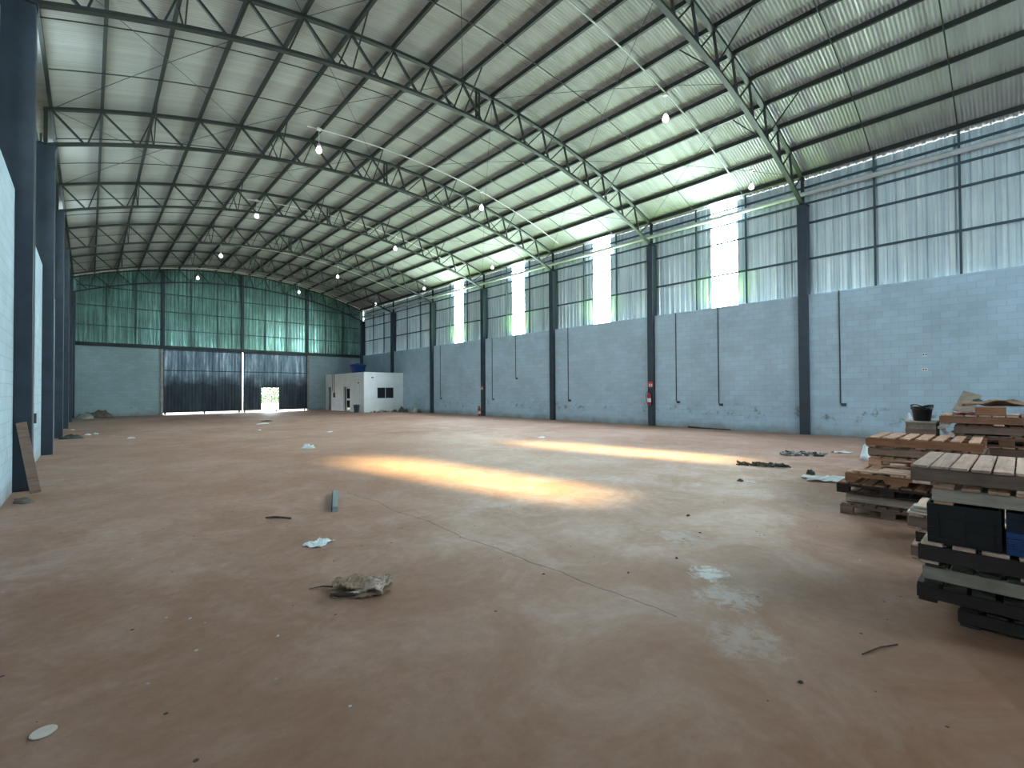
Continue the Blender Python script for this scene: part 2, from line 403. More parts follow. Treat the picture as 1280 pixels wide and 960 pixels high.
# gate in the far gable
def gate():
    g = empty('door_1', (0, YE, 0)); tag(g, 'double sliding gate of navy sheet metal in the far end wall', 'gate', kind='structure')
    y = .02; ZG = ZB-.2
    def leaf(x0, x1, hole=None):
        mb = MB(); pr = ribs(x0, x1, .22, .03)
        def part(a, b, z0, z1):
            q = [(a, 0)] + [p for p in pr if a < p[0] < b] + [(b, 0)]; vs = []; fs = []
            for x, h in q: vs += [(x, y-h, z0), (x, y-h, z1)]
            for i in range(len(q)-1): fs.append((2*i, 2*i+1, 2*i+3, 2*i+2))
            mb.add(vs, fs)
        if hole:
            part(x0, hole[0], .15, ZG); part(hole[1], x1, .15, ZG); part(hole[0], hole[1], hole[2], ZG)
        else: part(x0, x1, .15, ZG)
        o = mb.build('gate_leaf', M['gate'], g)
        fr = MB()
        for z in (.17, 1.75, 3.3, ZG-.05):
            if hole and z < hole[2]:
                fr.box(x0, y-.08, z-.03, hole[0], y-.035, z+.03); fr.box(hole[1], y-.08, z-.03, x1, y-.035, z+.03)
            else: fr.box(x0, y-.08, z-.03, x1, y-.035, z+.03)
        for x in (x0+.03, x1-.03): fr.box(x-.03, y-.08, .15, x+.03, y-.035, ZG)
        fr.build('leaf_frame', M['gate_frame'], o)
        for x in (x0+.12, (x0+x1)/2, x1-.2): 
            MB().tube([(x, y-.06, .075), (x, y+.02, .075)], .075, 12).build('wheel', M['gate_frame'], o)
    leaf(GX0+.02, XC-.03); leaf(XC+.05, GX1-.02, (10.62, 11.98, 2.02))
    for x in (GX0-.06, GX1+.06): bx(x-.08, -.1, 0, x+.08, .18, ZG).build('jamb', M['concrete'], g)
    fr = MB(); fr.box(10.57, y-.07, .15, 10.63, y-.02, 2.06); fr.box(11.97, y-.07, .15, 12.03, y-.02, 2.06); fr.box(10.57, y-.07, 2.0, 12.03, y-.02, 2.06)
    fr.build('wicket_frame', M['gate_frame'], g)
gate()
def shrub(x, y, r, h, lab):
    mb = MB()
    for _ in range(900):
        t = random.uniform(0, 2*math.pi); u = random.random()**.5; z = random.uniform(.25, 1)
        p = Vector((x+r*u*math.cos(t), y+r*u*math.sin(t), h*z*(1-.35*u*u)))
        a = Vector((random.uniform(-1,1), random.uniform(-1,1), random.uniform(-.4,.6))).normalized()*.16; b_ = a.cross(Vector((random.uniform(-1,1),random.uniform(-1,1),.5))).normalized()*.06
        mb.add([p-a, p+b_, p+a, p-b_], [(0,1,2,3)])
    root = empty('shrub', (0,0,0)); tag(root, lab, 'shrub')
    mb.build('foliage', M['leaf'], root); MB().tube([(x,y,-.05),(x+.05,y,h*.4),(x,y+.1,h*.8)], [.06,.045,.02], 7).build('stem', M['stick'], root)
shrub(14.0, 52.5, 1.3, 2.5, 'sunny green shrub outdoors, seen through the open wicket door')

# ------------------------------------------------------------------ columns
RLAB = ['nearest dark steel column on the right wall, facing the pallet stacks', 'dark steel column carrying the red extinguisher at chest height',
        'dark steel column between the second and third bright window strips', 'dark steel column with a red extinguisher standing at its foot',
        'dark steel column between the smallest window strip and the white office', 'dark steel column rising behind the right end of the white office']
LLAB = ['dark steel column of the left wall just beside the camera', 'broad dark column at the left edge with a plank leaning on it',
        'second dark column of the left wall, behind the plank column', 'third dark column along the left wall', 'fourth dark column along the left wall', 'fifth dark column along the left wall, next before the far corner']
def column(side, y, lab):
    if side == 'right': o = bx(RX, -.15, 0, RCX-.07, .15, ZT)
    else: o = bx(LCX+.07, -.15, 0, LX, .15, ZT)
    r = empty('steel_column', (0, y, 0)); tag(r, lab, 'column', 'columns of the %s wall' % side, 'thing')
    o.build('shaft', M['column'], r, bevel=.012)
    x = RX if side == 'right' else LX; s = -1 if side == 'right' else 1
    bx(x if s > 0 else x-.0, -.15, ZT, (x+.001 if s > 0 else x), .15, ZT+.001) 
    a, b_ = (RX-.02, RX+.36) if side == 'right' else (LX-.36, LX+.02)
    bx(a, -.18, ZT, b_, .18, ZT+.025).build('cap_plate', M['column'], r)
    return r
for y, l in zip(COLY, RLAB): column('right', y, l)
for y, l in zip(COLY, LLAB): column('left', y, l)
column('right', YE-.3, 'dark corner column where the right wall meets the far end wall')
column('left', YE-.3, 'dark corner column where the left wall meets the far end wall')

# ------------------------------------------------------------------ trusses
TLAB = ['nearest arched roof truss, cut off by the top right corner of the photo', 'arched roof truss landing on the column with the red extinguisher at chest height',
        'second complete arched truss, landing between the second and third window strips', 'third complete arched truss, landing above the extinguisher on the floor',
        'fourth complete arched truss, landing just left of the smallest window strip', 'fifth complete arched truss, the last before the far end wall',
        'arched truss standing against the teal far end wall']
def make_truss():
    t = empty('roof_truss', (0,0,0))
    xs = [PX[0]+.0] + PX[1:-1] + [PX[-1]]
    def chord(zf, x0, x1, w, h, name, dz=0):
        mb = MB(); n = 34; pts = [(x0+(x1-x0)*i/n) for i in range(n+1)]; vs = []; fs = []
        for x in pts:
            for a, b_ in ((-w/2, -h/2), (w/2, -h/2), (w/2, h/2), (-w/2, h/2)): vs.append((x, a, zf(x)+dz+b_))
        for i in range(n):
            for k in range(4): fs.append((4*i+k, 4*i+(k+1)%4, 4*i+4+(k+1)%4, 4*i+4+k))
        fs += [(3,2,1,0), (4*n, 4*n+1, 4*n+2, 4*n+3)]
        return mb.add(vs, fs).build(name, M['steel'], t)
    chord(top_z, LX-.25, RX+.25, .13, .08, 'top_chord'); chord(bot_z, LX-.15, RX+.15, .13, .075, 'bottom_chord')
    for i in range(17):
        a, b_ = xs[i], xs[i+1]
        m = (b_-.40 if b_ < XC+.6 else a+.36)
        if i == 0: m = b_-.35
        if i == 16: m = a+.4
        MB().bar((a, 0, top_z(a)-.03), (m-.05, 0, bot_z(m)+.03), .055, .06, (0,1,0)).build('diagonal', M['steel'], t)
        MB().bar((m+.05, 0, bot_z(m)+.03), (b_, 0, top_z(b_)-.03), .035, .035, (0,1,0)).build('diagonal', M['steel'], t)
    for x in (9.02, 9.14):
        MB().bar((x, 0, bot_z(x)+.03), (x, 0, top_z(x)-.03), .05, .05, (0,1,0)).build('splice_post', M['steel'], t)
    for x in (LX-.2, RX+.2):
        MB().bar((x, 0, ZT+.026), (x, 0, top_z(x)-.02), .08, .1, (0,1,0)).build('end_post', M['steel'], t)
    for k in (2, 5, 8, 11, 14):
        for s in (-1, 1):
            x = PX[k]; MB().bar((x, s*.06, bot_z(x)), (x, s*.95, top_z(x)+.03), .03, .03).build('knee_brace', M['steel_thin'], t)
    return t
T0 = make_truss()
for i, y in enumerate(COLY + [YE-.2]):
    t = T0 if i == 0 else copy_tree(T0)
    t.location = (0, y, 0); tag(t, TLAB[i], 'roof truss', 'arched roof trusses', 'thing')
    if i == 6:
        for ch in list(t.children):
            if ch.name.startswith('knee_brace'): bpy.data.objects.remove(ch)

# purlins
ORD = ['eave', 'second', 'third', 'fourth', 'fifth', 'sixth', 'seventh', 'eighth', 'ninth']
for i, x in enumerate(PX):
    right = i > 8; k = (17-i) if right else i; sd = 'right' if right else 'left'
    lab = ('dark steel eave purlin along the top of the %s wall' % sd) if k == 0 else 'dark steel roof purlin, %s counting in from the %s wall' % (ORD[k], sd)
    z = top_z(x)+.045; xx = x
    if i == 0: xx = -.82
    if i == 17: xx = 19.26
    z = top_z(xx)+.045; h = .13; w = .07
    mb = MB().prof((xx, YF, z), (xx, YE, z), [(-w/2, 0), (w/2, 0), (w/2, .02), (-w/2+.012, .02), (-w/2+.012, h-.02), (w/2, h-.02), (w/2, h), (-w/2, h)])
    tag(mb.build('purlin', M['purlin']), lab, 'purlin', 'roof purlins', 'thing')

# sag rods and cross bracing
def arc_pts(y, dz, x0=PX[0], x1=PX[-1], n=40): return [(x0+(x1-x0)*i/n, y, top_z(x0+(x1-x0)*i/n)+dz) for i in range(n+1)]
BN = ['between the camera and the nearest truss', 'between the nearest and first complete trusses', 'between the first and second complete trusses', 'between the second and third complete trusses',
      'between the third and fourth complete trusses', 'between the fourth and fifth complete trusses', 'between the fifth complete truss and the far wall']
for n in range(-1, 6):
    a = Y0+n*BAY; b_ = min(a+BAY, YE)
    for t, w in ((1/3, 'nearer'), (2/3, 'farther')):
        y = a+(b_-a)*t
        if y < .5: continue
        tag(MB().tube(arc_pts(y, .03), .015, 6).build('sag_rod', M['steel_thin']), 'thin %s sag rod under the roof %s' % (w, BN[n+1]), 'tie rod', 'sag rods', 'thing')
for n, nm in ((0, BN[1]), (1, BN[2]), (2, BN[3])):
    a = Y0+n*BAY; b_ = a+BAY
    for k in (0, 4, 9, 13):
        xa, xb = PX[k], PX[k+4]
        for s in (0, 1):
            p, q = ((xa, a), (xb, b_)) if s == 0 else ((xa, b_), (xb, a))
            pts = [(p[0]+(q[0]-p[0])*i/10, p[1]+(q[1]-p[1])*i/10, top_z(p[0]+(q[0]-p[0])*i/10)-.0) for i in range(11)]
            tag(MB().tube(pts, .008, 5).build('brace_rod', M['steel_thin']), 'thin diagonal bracing rod under the roof %s' % nm, 'brace rod', 'bracing rods '+nm, 'thing')

# ------------------------------------------------------------------ lamps and roof conduits
CY = {7.3: 'nearest', 16.7: 'second', 25.0: 'third', 33.9: 'fourth', 41.6: 'farthest'}
for y, w in CY.items():
    pts = [(x, y, top_z(x)+.0) for x in [5.6 + i*(18.7-5.6)/26 for i in range(27)]]
    tag(MB().tube(pts, .022, 6).build('lighting_conduit', M['cable']), 'pale conduit crossing under the purlins, %s of the five lamp rows' % w, 'conduit', 'lamp conduits', 'thing')
def make_lamp():
    t = empty('hanging_lamp')
    bx(-.07, -.07, -.06, .07, .07, 0).build('ceiling_box', M['socket'], t)
    MB().tube([(0,0,-.05), (.004,.003,-.3), (0,0,-.56)], .008, 6).build('cord', M['cable'], t)
    MB().lathe([(.02,0), (.04,-.01), (.045,-.09), (.05,-.10)], 14, (0,0,-.55)).build('socket', M['socket'], t, smooth=True)
    MB().lathe([(.045,0), (.075,-.06), (.10,-.13), (.095,-.19), (.06,-.235), (.015,-.25)], 16, (0,0,-.645)).build('bulb', M['bulb'], t, smooth=True)
    return t
L0 = make_lamp()
lamps = [(6.0,16.7,'white hanging bulb in the left row, nearest of that row'), (6.0,25.0,'white hanging bulb in the left row, second away'), (6.1,33.9,'white hanging bulb in the left row, third away'), (6.0,41.6,'white hanging bulb in the left row, last before the far wall'),
    (13.3,7.35,'large white hanging bulb at top centre right, nearest the camera'), (13.4,16.7,'white hanging bulb in the middle row, second away'), (13.4,24.9,'white hanging bulb in the middle row, third away'), (13.5,33.8,'white hanging bulb in the middle row, fourth away'), (13.2,41.4,'white hanging bulb in the middle row, last before the far wall'),
    (18.15,6.6,'white hanging bulb beside the nearest right column top'), (18.15,21.6,'white hanging bulb near the right eave beside the second window strip'), (18.15,29.4,'white hanging bulb near the right eave left of the smallest window strip'), (18.2,37.3,'white hanging bulb near the right eave, last before the far corner')]
for i, (x, y, l) in enumerate(lamps):
    t = L0 if i == 0 else copy_tree(L0)
    dz = 0
    t.location = (x, y, top_z(x)+ (0.03)); tag(t, l, 'lamp', 'hanging lamps', 'thing')
    if x > 18:
        t.scale = (.95, .95, .82)

# pipe along the right wall
tag(MB().tube([(19.34, YF+.2+i*(YE-YF-.6)/40, 8.80) for i in range(41)], .085, 14).build('wall_pipe', M['pvc'], smooth=True), 'long pale pipe running along the right wall under the eave', 'pipe', kind='thing')

# conduits on right wall
CON = [(4.19, 1.1, 'nearest dark conduit on the right wall, dropping beside the nearest column'), (8.41, 1.02, 'dark conduit below the nearest window strip, thicker at its end'), (10.29, 1.1, 'dark conduit just right of the chest-height extinguisher'),
       (16.59, 1.1, 'dark conduit just right of the column between second and third window strips'), (20.8, 2.4, 'short dark conduit ending high below the second farthest window strip'), (23.04, 1.1, 'dark conduit just right of the extinguisher on the floor'), (29.06, 1.1, 'farthest dark conduit on the right wall, nearest the office')]
for y, z, l in CON:
    o = MB().tube([(RBX-.02, y, ZB), (RBX-.02, y, z+.05), (RBX-.02, y-.03, z)], .02, 8).build('wall_conduit', M['conduit'])
    tag(o, l, 'conduit', 'wall conduits', 'thing')
    bx(RBX-.07, y-.16, z-.05, RBX, y-.03, z+.05).build('outlet_box', M['conduit'], o)
def plate(y, z, l, w=.07):
    o = bx(RBX-.02, y-w, z-.05, RBX, y+w, z+.05).build('outlet_plate', M['signwhite'])
    tag(o, l, 'outlet'); bx(RBX-.026, y-.045, z-.02, RBX-.019, y-.015, z+.02).build('socket_face', M['dark'], o); bx(RBX-.026, y+.015, z-.02, RBX-.019, y+.045, z+.02).build('socket_face', M['dark'], o)
plate(1.98, 2.24, 'small white outlet plate on block wall above the pallets')
plate(1.97, 2.71, 'small plate on block wall, above the other white outlet plate', .05)

# ------------------------------------------------------------------ fire extinguishers and signs
def extinguisher(loc, lab):
    t = empty('fire_extinguisher', loc); tag(t, lab, 'fire extinguisher')
    b = MB().lathe([(.06,0), (.085,.015), (.088,.05), (.088,.42), (.08,.48), (.05,.53), (.03,.55), (.03,.58)], 20).build('cylinder', M['red'], t, smooth=True)
    MB().lathe([(.0885,.14), (.0895,.15), (.0895,.31), (.0885,.32)], 20).build('paper_label', M['signwhite'], b)
    bx(-.02, -.03, .57, .02, .03, .64).build('valve', M['dark'], t); bx(-.1, -.015, .62, .02, .015, .645).build('handle', M['dark'], t)
    MB().tube([(0, .03, .6), (0, .13, .58), (-.01, .15, .45), (-.02, .125, .22), (-.02, .11, .12)], .012, 7).build('hose', M['dark'], t)
    return t
e = extinguisher((RX-.13, COLY[1], .95), 'red extinguisher hung at chest height under its sign')
bx(.03, -.03, .30, .13, .03, .34).build('wall_bracket', M['dark'], e)
e2 = extinguisher((RX-.15, COLY[3]+.1, 0), 'red extinguisher standing on the floor at a column foot')
def sign(y, z, lab):
    o = bx(RX-.012, y-.12, z-.13, RX-.001, y+.12, z+.13).build('fire_sign', M['signred']); tag(o, lab, 'sign', kind='thing')
    mb = MB(); x = RX-.014
    mb.box(x, y-.085, z-.095, x+.003, y+.085, z+.03)
    mb.build('white_panel', M['signwhite'], o)
    mb = MB(); mb.box(x-.003, y-.02, z-.085, x, y+.02, z-.005); mb.box(x-.003, y-.012, z-.005, x, y+.012, z+.015); mb.box(x-.003, y+.02, z-.07, x, y+.03, z+.0)
    mb.build('pictogram', M['signred'], o)
sign(COLY[1]-.01, 1.90, 'red and white fire sign above the hanging extinguisher')
sign(COLY[3]-.01, 1.84, 'red and white fire sign above the extinguisher on the floor')

# ------------------------------------------------------------------ office
OX, OY, OH = 15.9, 34.6, 3.18
def office():
    t = empty('office_cabin', (OX, OY, 0)); tag(t, 'small white flat-roofed office built into the far right corner', 'office')
    W, D = RBX-OX-.02, YE-.16-OY
    def wall(mb): return mb
    # front wall with window hole (x 1.1..2.58, z 1.1..1.98)
    a, b_, z0, z1 = 1.1, 2.58, 1.08, 1.98
    mb = MB(); mb.box(0,0,0,a,.15,OH); mb.box(b_,0,0,W,.15,OH); mb.box(a,0,0,b_,.15,z0); mb.box(a,0,z1,b_,.15,OH); mb.build('front_wall', M['white'], t)
    # side wall with two doorways
    d1, d2 = (2.62, 3.98), (6.75, 7.45)
    mb = MB(); mb.box(0,.15,0,.15,d1[0],OH); mb.box(0,d1[1],0,.15,d2[0],OH); mb.box(0,d2[1],0,.15,D,OH); mb.box(0,d1[0],2.06,.15,d1[1],OH); mb.box(0,d2[0],2.06,.15,d2[1],OH)
    mb.build('side_wall', M['white_side'], t)
    bx(.15,.15,OH-.2,W,D,OH-.05).build('roof_slab', M['concrete'], t)
    bx(.16,.16,.002,W,D,.01).build('inner_floor', M['dark'], t)  # coloured near black, painting the shade inside the office
    bx(.55,.2,.02,.6,D-.05,OH-.25).build('dark_backing', M['dark'], t)  # added dark panel that paints the shade behind the doorways
    f = MB(); 
    for x in (a+.02, (a+b_)/2, b_-.02): f.box(x-.022,.03,z0,x+.022,.09,z1)
    f.box(a,.03,z0,b_,.09,z0+.035); f.box(a,.03,z1-.035,b_,.09,z1)
    w = f.build('window', M['frame'], t); bx(a+.02,.055,z0+.03,b_-.02,.062,z1-.03).build('pane', M['glass'], w)
    # glazed door, half open leaf beside a dark gap
    f = MB(); y0, y1 = 2.68, 3.5
    for y in (y0+.04, y1-.04): f.box(.04,y-.04,.02,.09,y+.04,2.04)
    for z in (.12, 1.0, 1.98): f.box(.04,y0,z-.08,.09,y1,z+.08)
    dr = f.build('door', M['frame'], t); bx(.058,y0+.05,.2,.066,y1-.05,.92).build('pane', M['glass'], dr); bx(.058,y0+.05,1.08,.066,y1-.05,1.9).build('pane', M['glass'], dr)
    bx(.02,.9+.0,2.3,0.0-.06,1.0,2.4).build('wall_lamp', M['dark'], t)
    mb = MB(); mb.tube([(-.03,5.9,OH),(-.03,5.9,1.5)], .02, 6); mb.box(-.08,5.78,1.15,0,6.02,1.55); mb.build('meter_box', M['conduit'], t)
    mb = MB(); mb.tube([(-.03,6.3,OH),(-.03,6.3,1.7)], .015, 6); mb.build('cable_drop', M['conduit'], t)
    bx(.62,-.10,2.72,.74,0,2.80).build('flood_lamp', M['conduit'], t)
    return t
office()
tk = empty('water_tank', (16.75, 37.6, OH-.05)); tag(tk, 'round blue plastic water tank on the office roof', 'water tank')
MB().lathe([(.46,0),(.50,.05),(.62,.62),(.66,.64),(.66,.70)], 28).build('tank_body', M['tank'], tk, smooth=True)
MB().lathe([(.69,.70),(.69,.74),(.60,.80),(.25,.84),(.24,.88),(.02,.88)], 28).build('lid', M['tank'], tk, smooth=False)
bn = empty('waste_bin', (OX-.35, OY+.6, 0)); tag(bn, 'small grey bin on the floor beside the office corner', 'bin')
MB().lathe([(.17,0),(.18,.02),(.23,.55),(.24,.56),(.22,.56),(.16,.04)], 18).build('bin_body', M['girt'], bn, smooth=True)
MB().lathe([(.245,.565),(.245,.60),(.05,.64)], 18).build('lid', M['conduit'], bn)

# ------------------------------------------------------------------ rumpled things
def lump(name, mat, loc, sx, sy, sz, rz, lab, cat, group=None, seed=0, n=14, flat=.0, sub=True, kind=None):
    """an irregular lump resting on the floor: displaced dome with an uneven outline"""
    rnd = random.Random(seed); vs = []; fs = []; R = 6
    ph = [rnd.uniform(0, 6.28) for _ in range(6)]
    for i in range(R+1):
        u = i/R
        for k in range(n):
            t = 2*math.pi*k/n; rr = 1+.22*math.sin(2*t+ph[0])+.15*math.sin(3*t+ph[1])+.12*math.sin(5*t+ph[2])
            r = rr*math.sin(min(1, u*1.02)*math.pi/2); z = math.cos(u*math.pi/2)
            z = max(0, z*(1+.35*math.sin(3*t*u+ph[3])+.25*rnd.uniform(-1,1))) if u < 1 else 0
            vs.append((sx*r*math.cos(t), sy*r*math.sin(t), max(.002, sz*z) if u < 1 else .002))
    for i in range(R):
        for k in range(n): fs.append((i*n+k, (i+1)*n+k, (i+1)*n+(k+1)%n, i*n+(k+1)%n))
    fs.append(tuple(range(n))); nb = len(vs)
    fs.append(tuple(R*n+k for k in range(n-1, -1, -1)))
    o = MB().add(vs, fs).build(name, mat, None, loc, (0,0,rz), smooth=True)
    tag(o, lab, cat, group, kind); return o
def crumple(name, mat, loc, sx, sy, amp, rz, lab, cat, seed=0, nx=12, ny=9, thick=.004, group=None, tilt=0):
    """a creased sheet lying on the floor"""
    rnd = random.Random(seed); vs = []; fs = []; ph = [rnd.uniform(0, 6.28) for _ in range(8)]
    g = [[0]*(ny+1) for _ in range(nx+1)]
    for i in range(nx+1):
        for j in range(ny+1):
            u, v = i/nx-.5, j/ny-.5
            z = amp*(.5+.35*math.sin(7*u+4*v+ph[0])+.3*math.sin(-5*u+9*v+ph[1])+.35*rnd.uniform(-1,1))
            e = 1+.10*math.sin(9*v+ph[2])+.05*rnd.uniform(-1,1); e2 = 1+.12*math.sin(8*u+ph[3])+.05*rnd.uniform(-1,1)
            g[i][j] = (u*sx*e, v*sy*e2, max(.001, z)+thick)
    flat = [p for r in g for p in r]; n = len(flat); w = ny+1
    vs = flat + [(x, y, max(0, z-thick)) for x, y, z in flat]
    for i in range(nx):
        for j in range(ny):
            a = i*w+j; fs += [(a, a+w, a+w+1, a+1), (n+a, n+a+1, n+a+w+1, n+a+w)]
    per = [i*w for i in range(nx+1)] + [nx*w+j for j in range(1, ny+1)] + [i*w+ny for i in range(nx-1, -1, -1)] + [j for j in range(ny-1, 0, -1)]
    for k in range(len(per)): a, b_ = per[k], per[(k+1)%len(per)]; fs.append((a, n+a, n+b_, b_))
    o = MB().add(vs, fs).build(name, mat, None, loc, (0,tilt,rz)); tag(o, lab, cat, group); return o

# foreground: flattened torn cardboard with a stick poking out
cb = empty('torn_cardboard', (1.68, 3.72, 0), math.radians(-40)); tag(cb, 'torn flattened cardboard box lying on the near floor', 'cardboard')
def cardpart(nm, mat, loc, sx, sy, amp, rz, seed, thick, tx=0, ty=0):
    o = crumple(nm, mat, loc, sx, sy, amp, rz, None, None, seed, 16, 12, thick); o.parent = cb; o.rotation_euler = (tx, ty, rz); return o
cardpart('bottom_layer', M['card'], (.01, .0, .0), .44, .33, .018, .05, 4, .010)
cardpart('upper_layer', M['card'], (-.09, .03, .035), .26, .27, .030, .12, 6, .012, -.05, .06)
cardpart('folded_layer', M['card2'], (.10, -.02, .028), .25, .24, .034, -.10, 8, .010, .05, -.08)
cardpart('torn_flap', M['card2'], (.15, .09, .022), .17, .12, .040, .35, 12, .007, .0, .06)
MB().tube([(-.20,-.14,.020),(-.10,-.155,.030),(.0,-.15,.024)], [.014,.018,.012], 8).build('rolled_edge', M['stick'], cb, smooth=True)
def twig(name, pts, r, mat, lab, cat, **k):
    o = MB().tube(pts, r, 6).build(name, mat); tag(o, lab, cat, **k); return o
twig('twig', [(1.53,3.90,.012),(1.46,3.98,.012),(1.36,4.02,.006)], [.006,.005,.003], M['stick'], 'thin dark twig poking out from the torn cardboard', 'twig')
crumple('paper_sheet', M['paper'], (1.85, 5.15, 0), .27, .20, .02, .5, 'crumpled white paper lying on the floor beyond the cardboard', 'paper', 3)
# metal profile
mp_ = MB().prof((2.50, 6.35, .035), (2.93, 7.42, .035), [(-.034,-.034),(.036,-.034),(.036,.034),(-.034,.034)]).build('metal_profile', M['galv']); tag(mp_, 'short grey square metal profile lying on the middle floor', 'metal profile')
bx(0,0,0,.012,1.14,.066).build('dark_side', M['girtX'], mp_, (2.4525, 6.365, .002), (0, 0, -math.atan2(.43,1.07)))['label'] = 'dark panel along one side'  # thin dark panel making one side darker than the body
twig('bark_stick', [(1.70,6.62,.02),(1.78,6.53,.03),(1.86,6.48,.02),(1.93,6.36,.02)], [.008,.016,.013,.012], M['stick'], 'short dark crooked stick on the floor left of the metal profile', 'stick')
MBd = MB().lathe([(.045,0),(.05,.003),(.05,.006),(.044,.008),(.01,.006)], 26).build('jar_lid', M['card2'], None, (-.155, 3.22, 0)); tag(MBd, 'pale round lid on the floor at bottom left', 'lid')
MBd.data.materials[0] = plain('cream_plastic', (.62, .53, .46), .6, 0, .06, 12)
lump('plastic_bag', M['paper'], (4.69, 13.95, 0), .18, .14, .10, .3, 'white crumpled plastic bag alone on the floor before the office', 'plastic bag', seed=5)
# dark and pale rags on the right floor
def rags(loc, rz, n, spread, mat, mat2, lab, seed, h=.05):
    rnd = random.Random(seed); t = empty('rag_heap', loc, rz); tag(t, lab, 'rags')
    for i in range(n):
        cx = spread*(i/(n-1)-.5) if n > 1 else 0; pts = []
        for k in range(9):
            pts.append((cx+rnd.uniform(-.14,.14), rnd.uniform(-.09,.09), .012+max(0, rnd.uniform(-.3,1))*h))
        MB().tube(pts, [.012+rnd.uniform(0,.014) for _ in pts], 6).build('cloth_strip', mat if i % 2 == 0 else mat2, t)
rags((10.67, 3.72, 0), -1.15, 7, .75, M['rag'], M['rag'], 'tangle of dark rags at the right end of the sunlit patch', 11, .07)
rags((13.05, 3.6, 0), -1.1, 7, .8, M['rag2'], M['rag'], 'grey and dark rags on the floor behind the dark tangle', 12, .10)
crumple('paper_sheet', M['paper'], (13.0, 3.85, .0), .5, .3, .05, -1.0, 'pale torn sheet lying under the far grey rags', 'paper', 21)
crumple('plastic_sheet', M['paper'], (9.9, 2.3, 0), .85, .55, .05, -1.1, 'white plastic sheet lying against the nearest floor pallets', 'plastic sheet', 22)
lump('dark_scrap', M['rag'], (10.35, 2.75, 0), .10, .07, .08, 0, 'small dark scrap beside the white plastic sheet', 'scrap', seed=31)
crumple('paper_sheet', M['paper'], (14.35, 3.1, 0), .42, .25, .03, -1.0, 'white paper lying on the floor right of the grey rags', 'paper', 23)
lump('plastic_bag', M['paper'], (13.4, 2.42, 0), .2, .15, .25, .3, 'white plastic bag on the floor just behind the reddish pallets', 'plastic bag', seed=25)
lump('paper_scrap', M['paper'], (8.67, 3.23, 0), .07, .06, .02, .1, 'white flat scrap below the sunlit patch', 'paper scrap', seed=26)
lump('dark_scrap', M['rag'], (8.66, 3.40, 0), .08, .05, .03, .7, 'dark scrap just left of the white flat scrap', 'scrap', seed=27)
lump('paper_scrap', M['paper'], (11.71, 11.3, 0), .16, .12, .03, .1, 'white scrap beyond the farther sunlit patch', 'paper scrap', seed=28)
# litter by the left and far floor
LIT = [(-.55, 28.4, 'white scrap at the foot of the left columns'), (-.02, 24.65, 'left one of two white scraps near the left wall'), (.2, 24.95, 'right one of two white scraps near the left wall'), (1.13, 21.7, 'lone white scrap on the left floor before the gate')]
for i, (x, y, l) in enumerate(LIT): lump('paper_scrap', M['paper'], (x, y, 0), .11, .09, .045, i, l, 'paper scrap', seed=40+i)
lump('paper_scrap', M['paper'], (6.62, 26.4, 0), .3, .12, .04, .3, 'long pale scrap on the floor before the wicket door', 'paper scrap', seed=45)
lump('paper_scrap', M['paper'], (5.4, 22.1, 0), .16, .1, .04, .9, 'pale scrap on the floor nearer than the long pale scrap', 'paper scrap', seed=46)
lump('paper_scrap', M['paper'], (7.28, 19.06, 0), .2, .1, .02, .9, 'flat pale scrap on the floor before the office', 'paper scrap', seed=47)
lump('dark_scrap', M['stick'], (7.4, 28.6, 0), .3, .15, .05, .2, 'dark flat scrap before the wicket door', 'scrap', seed=48)
for i, (x, y, s) in enumerate(((5.79,2.94,.03),(4.25,2.28,.022),(2.96,.85,.016),(3.02,2.9,.014),(3.6,2.4,.015),(5.2,2.5,.016))):
    lump('stone_chip', M['stick'], (x, y, 0), s, s*.7, s*.6, i, 'small dark stone chip on the bare floor left of the pallets', 'stone chip', 'dark stone chips', seed=60+i)
for i, (x, y, s) in enumerate(((.95,3.4,.012),(.55,4.1,.013),(.62,3.95,.010),(.25,3.35,.010),(.8,2.9,.010))):
    lump('stone_chip', M['rubble2'], (x, y, 0), s, s*.8, s*.6, i, 'tiny pale chip on the near left floor', 'stone chip', 'pale stone chips', seed=70+i)
twig('wire', [(3.55,.68,.004),(3.72,.62,.006),(3.42,.84,.004)][:2]+[(3.85,.55,.004)], .004, M['stick'], 'short dark wire on the floor before the near pallet stack', 'wire')
# left wall foot
pl = MB().bar((-.64, 10.93, .02), (-.84, 11.29, 1.16), .13, .03, (0,-1,.2)).build('plank', M['wy_grey'], bevel=.004); tag(pl, 'grey wooden plank leaning on the broad left column', 'plank')
pl.data.materials[0] = M['wx_grey']
lump('rubble_lump', M['rubble'], (-.74, 10.25, 0), .10, .26, .05, .1, 'dark lump on the floor by the leaning plank', 'rubble', seed=81)
lump('dark_scrap', M['rag'], (-.45, 23.2, 0), .28, .2, .12, .1, 'dark scrap at the foot of the third left column', 'scrap', seed=82)
ob = bx(LBX, 14.8, .98, LBX+.07, 15.0, 1.2).build('outlet_box', M['conduit']); tag(ob, 'small grey outlet box on the left wall', 'outlet')
lump('debris_heap', M['rubble'], (.45, 41.6, 0), .8, .5, .38, .1, 'brown debris heap in the far left corner', 'debris heap', seed=83)
lump('debris_heap', M['rubble2'], (-.15, 40.3, 0), .45, .5, .28, .1, 'pale debris heap at the far left corner column', 'debris heap', seed=84)
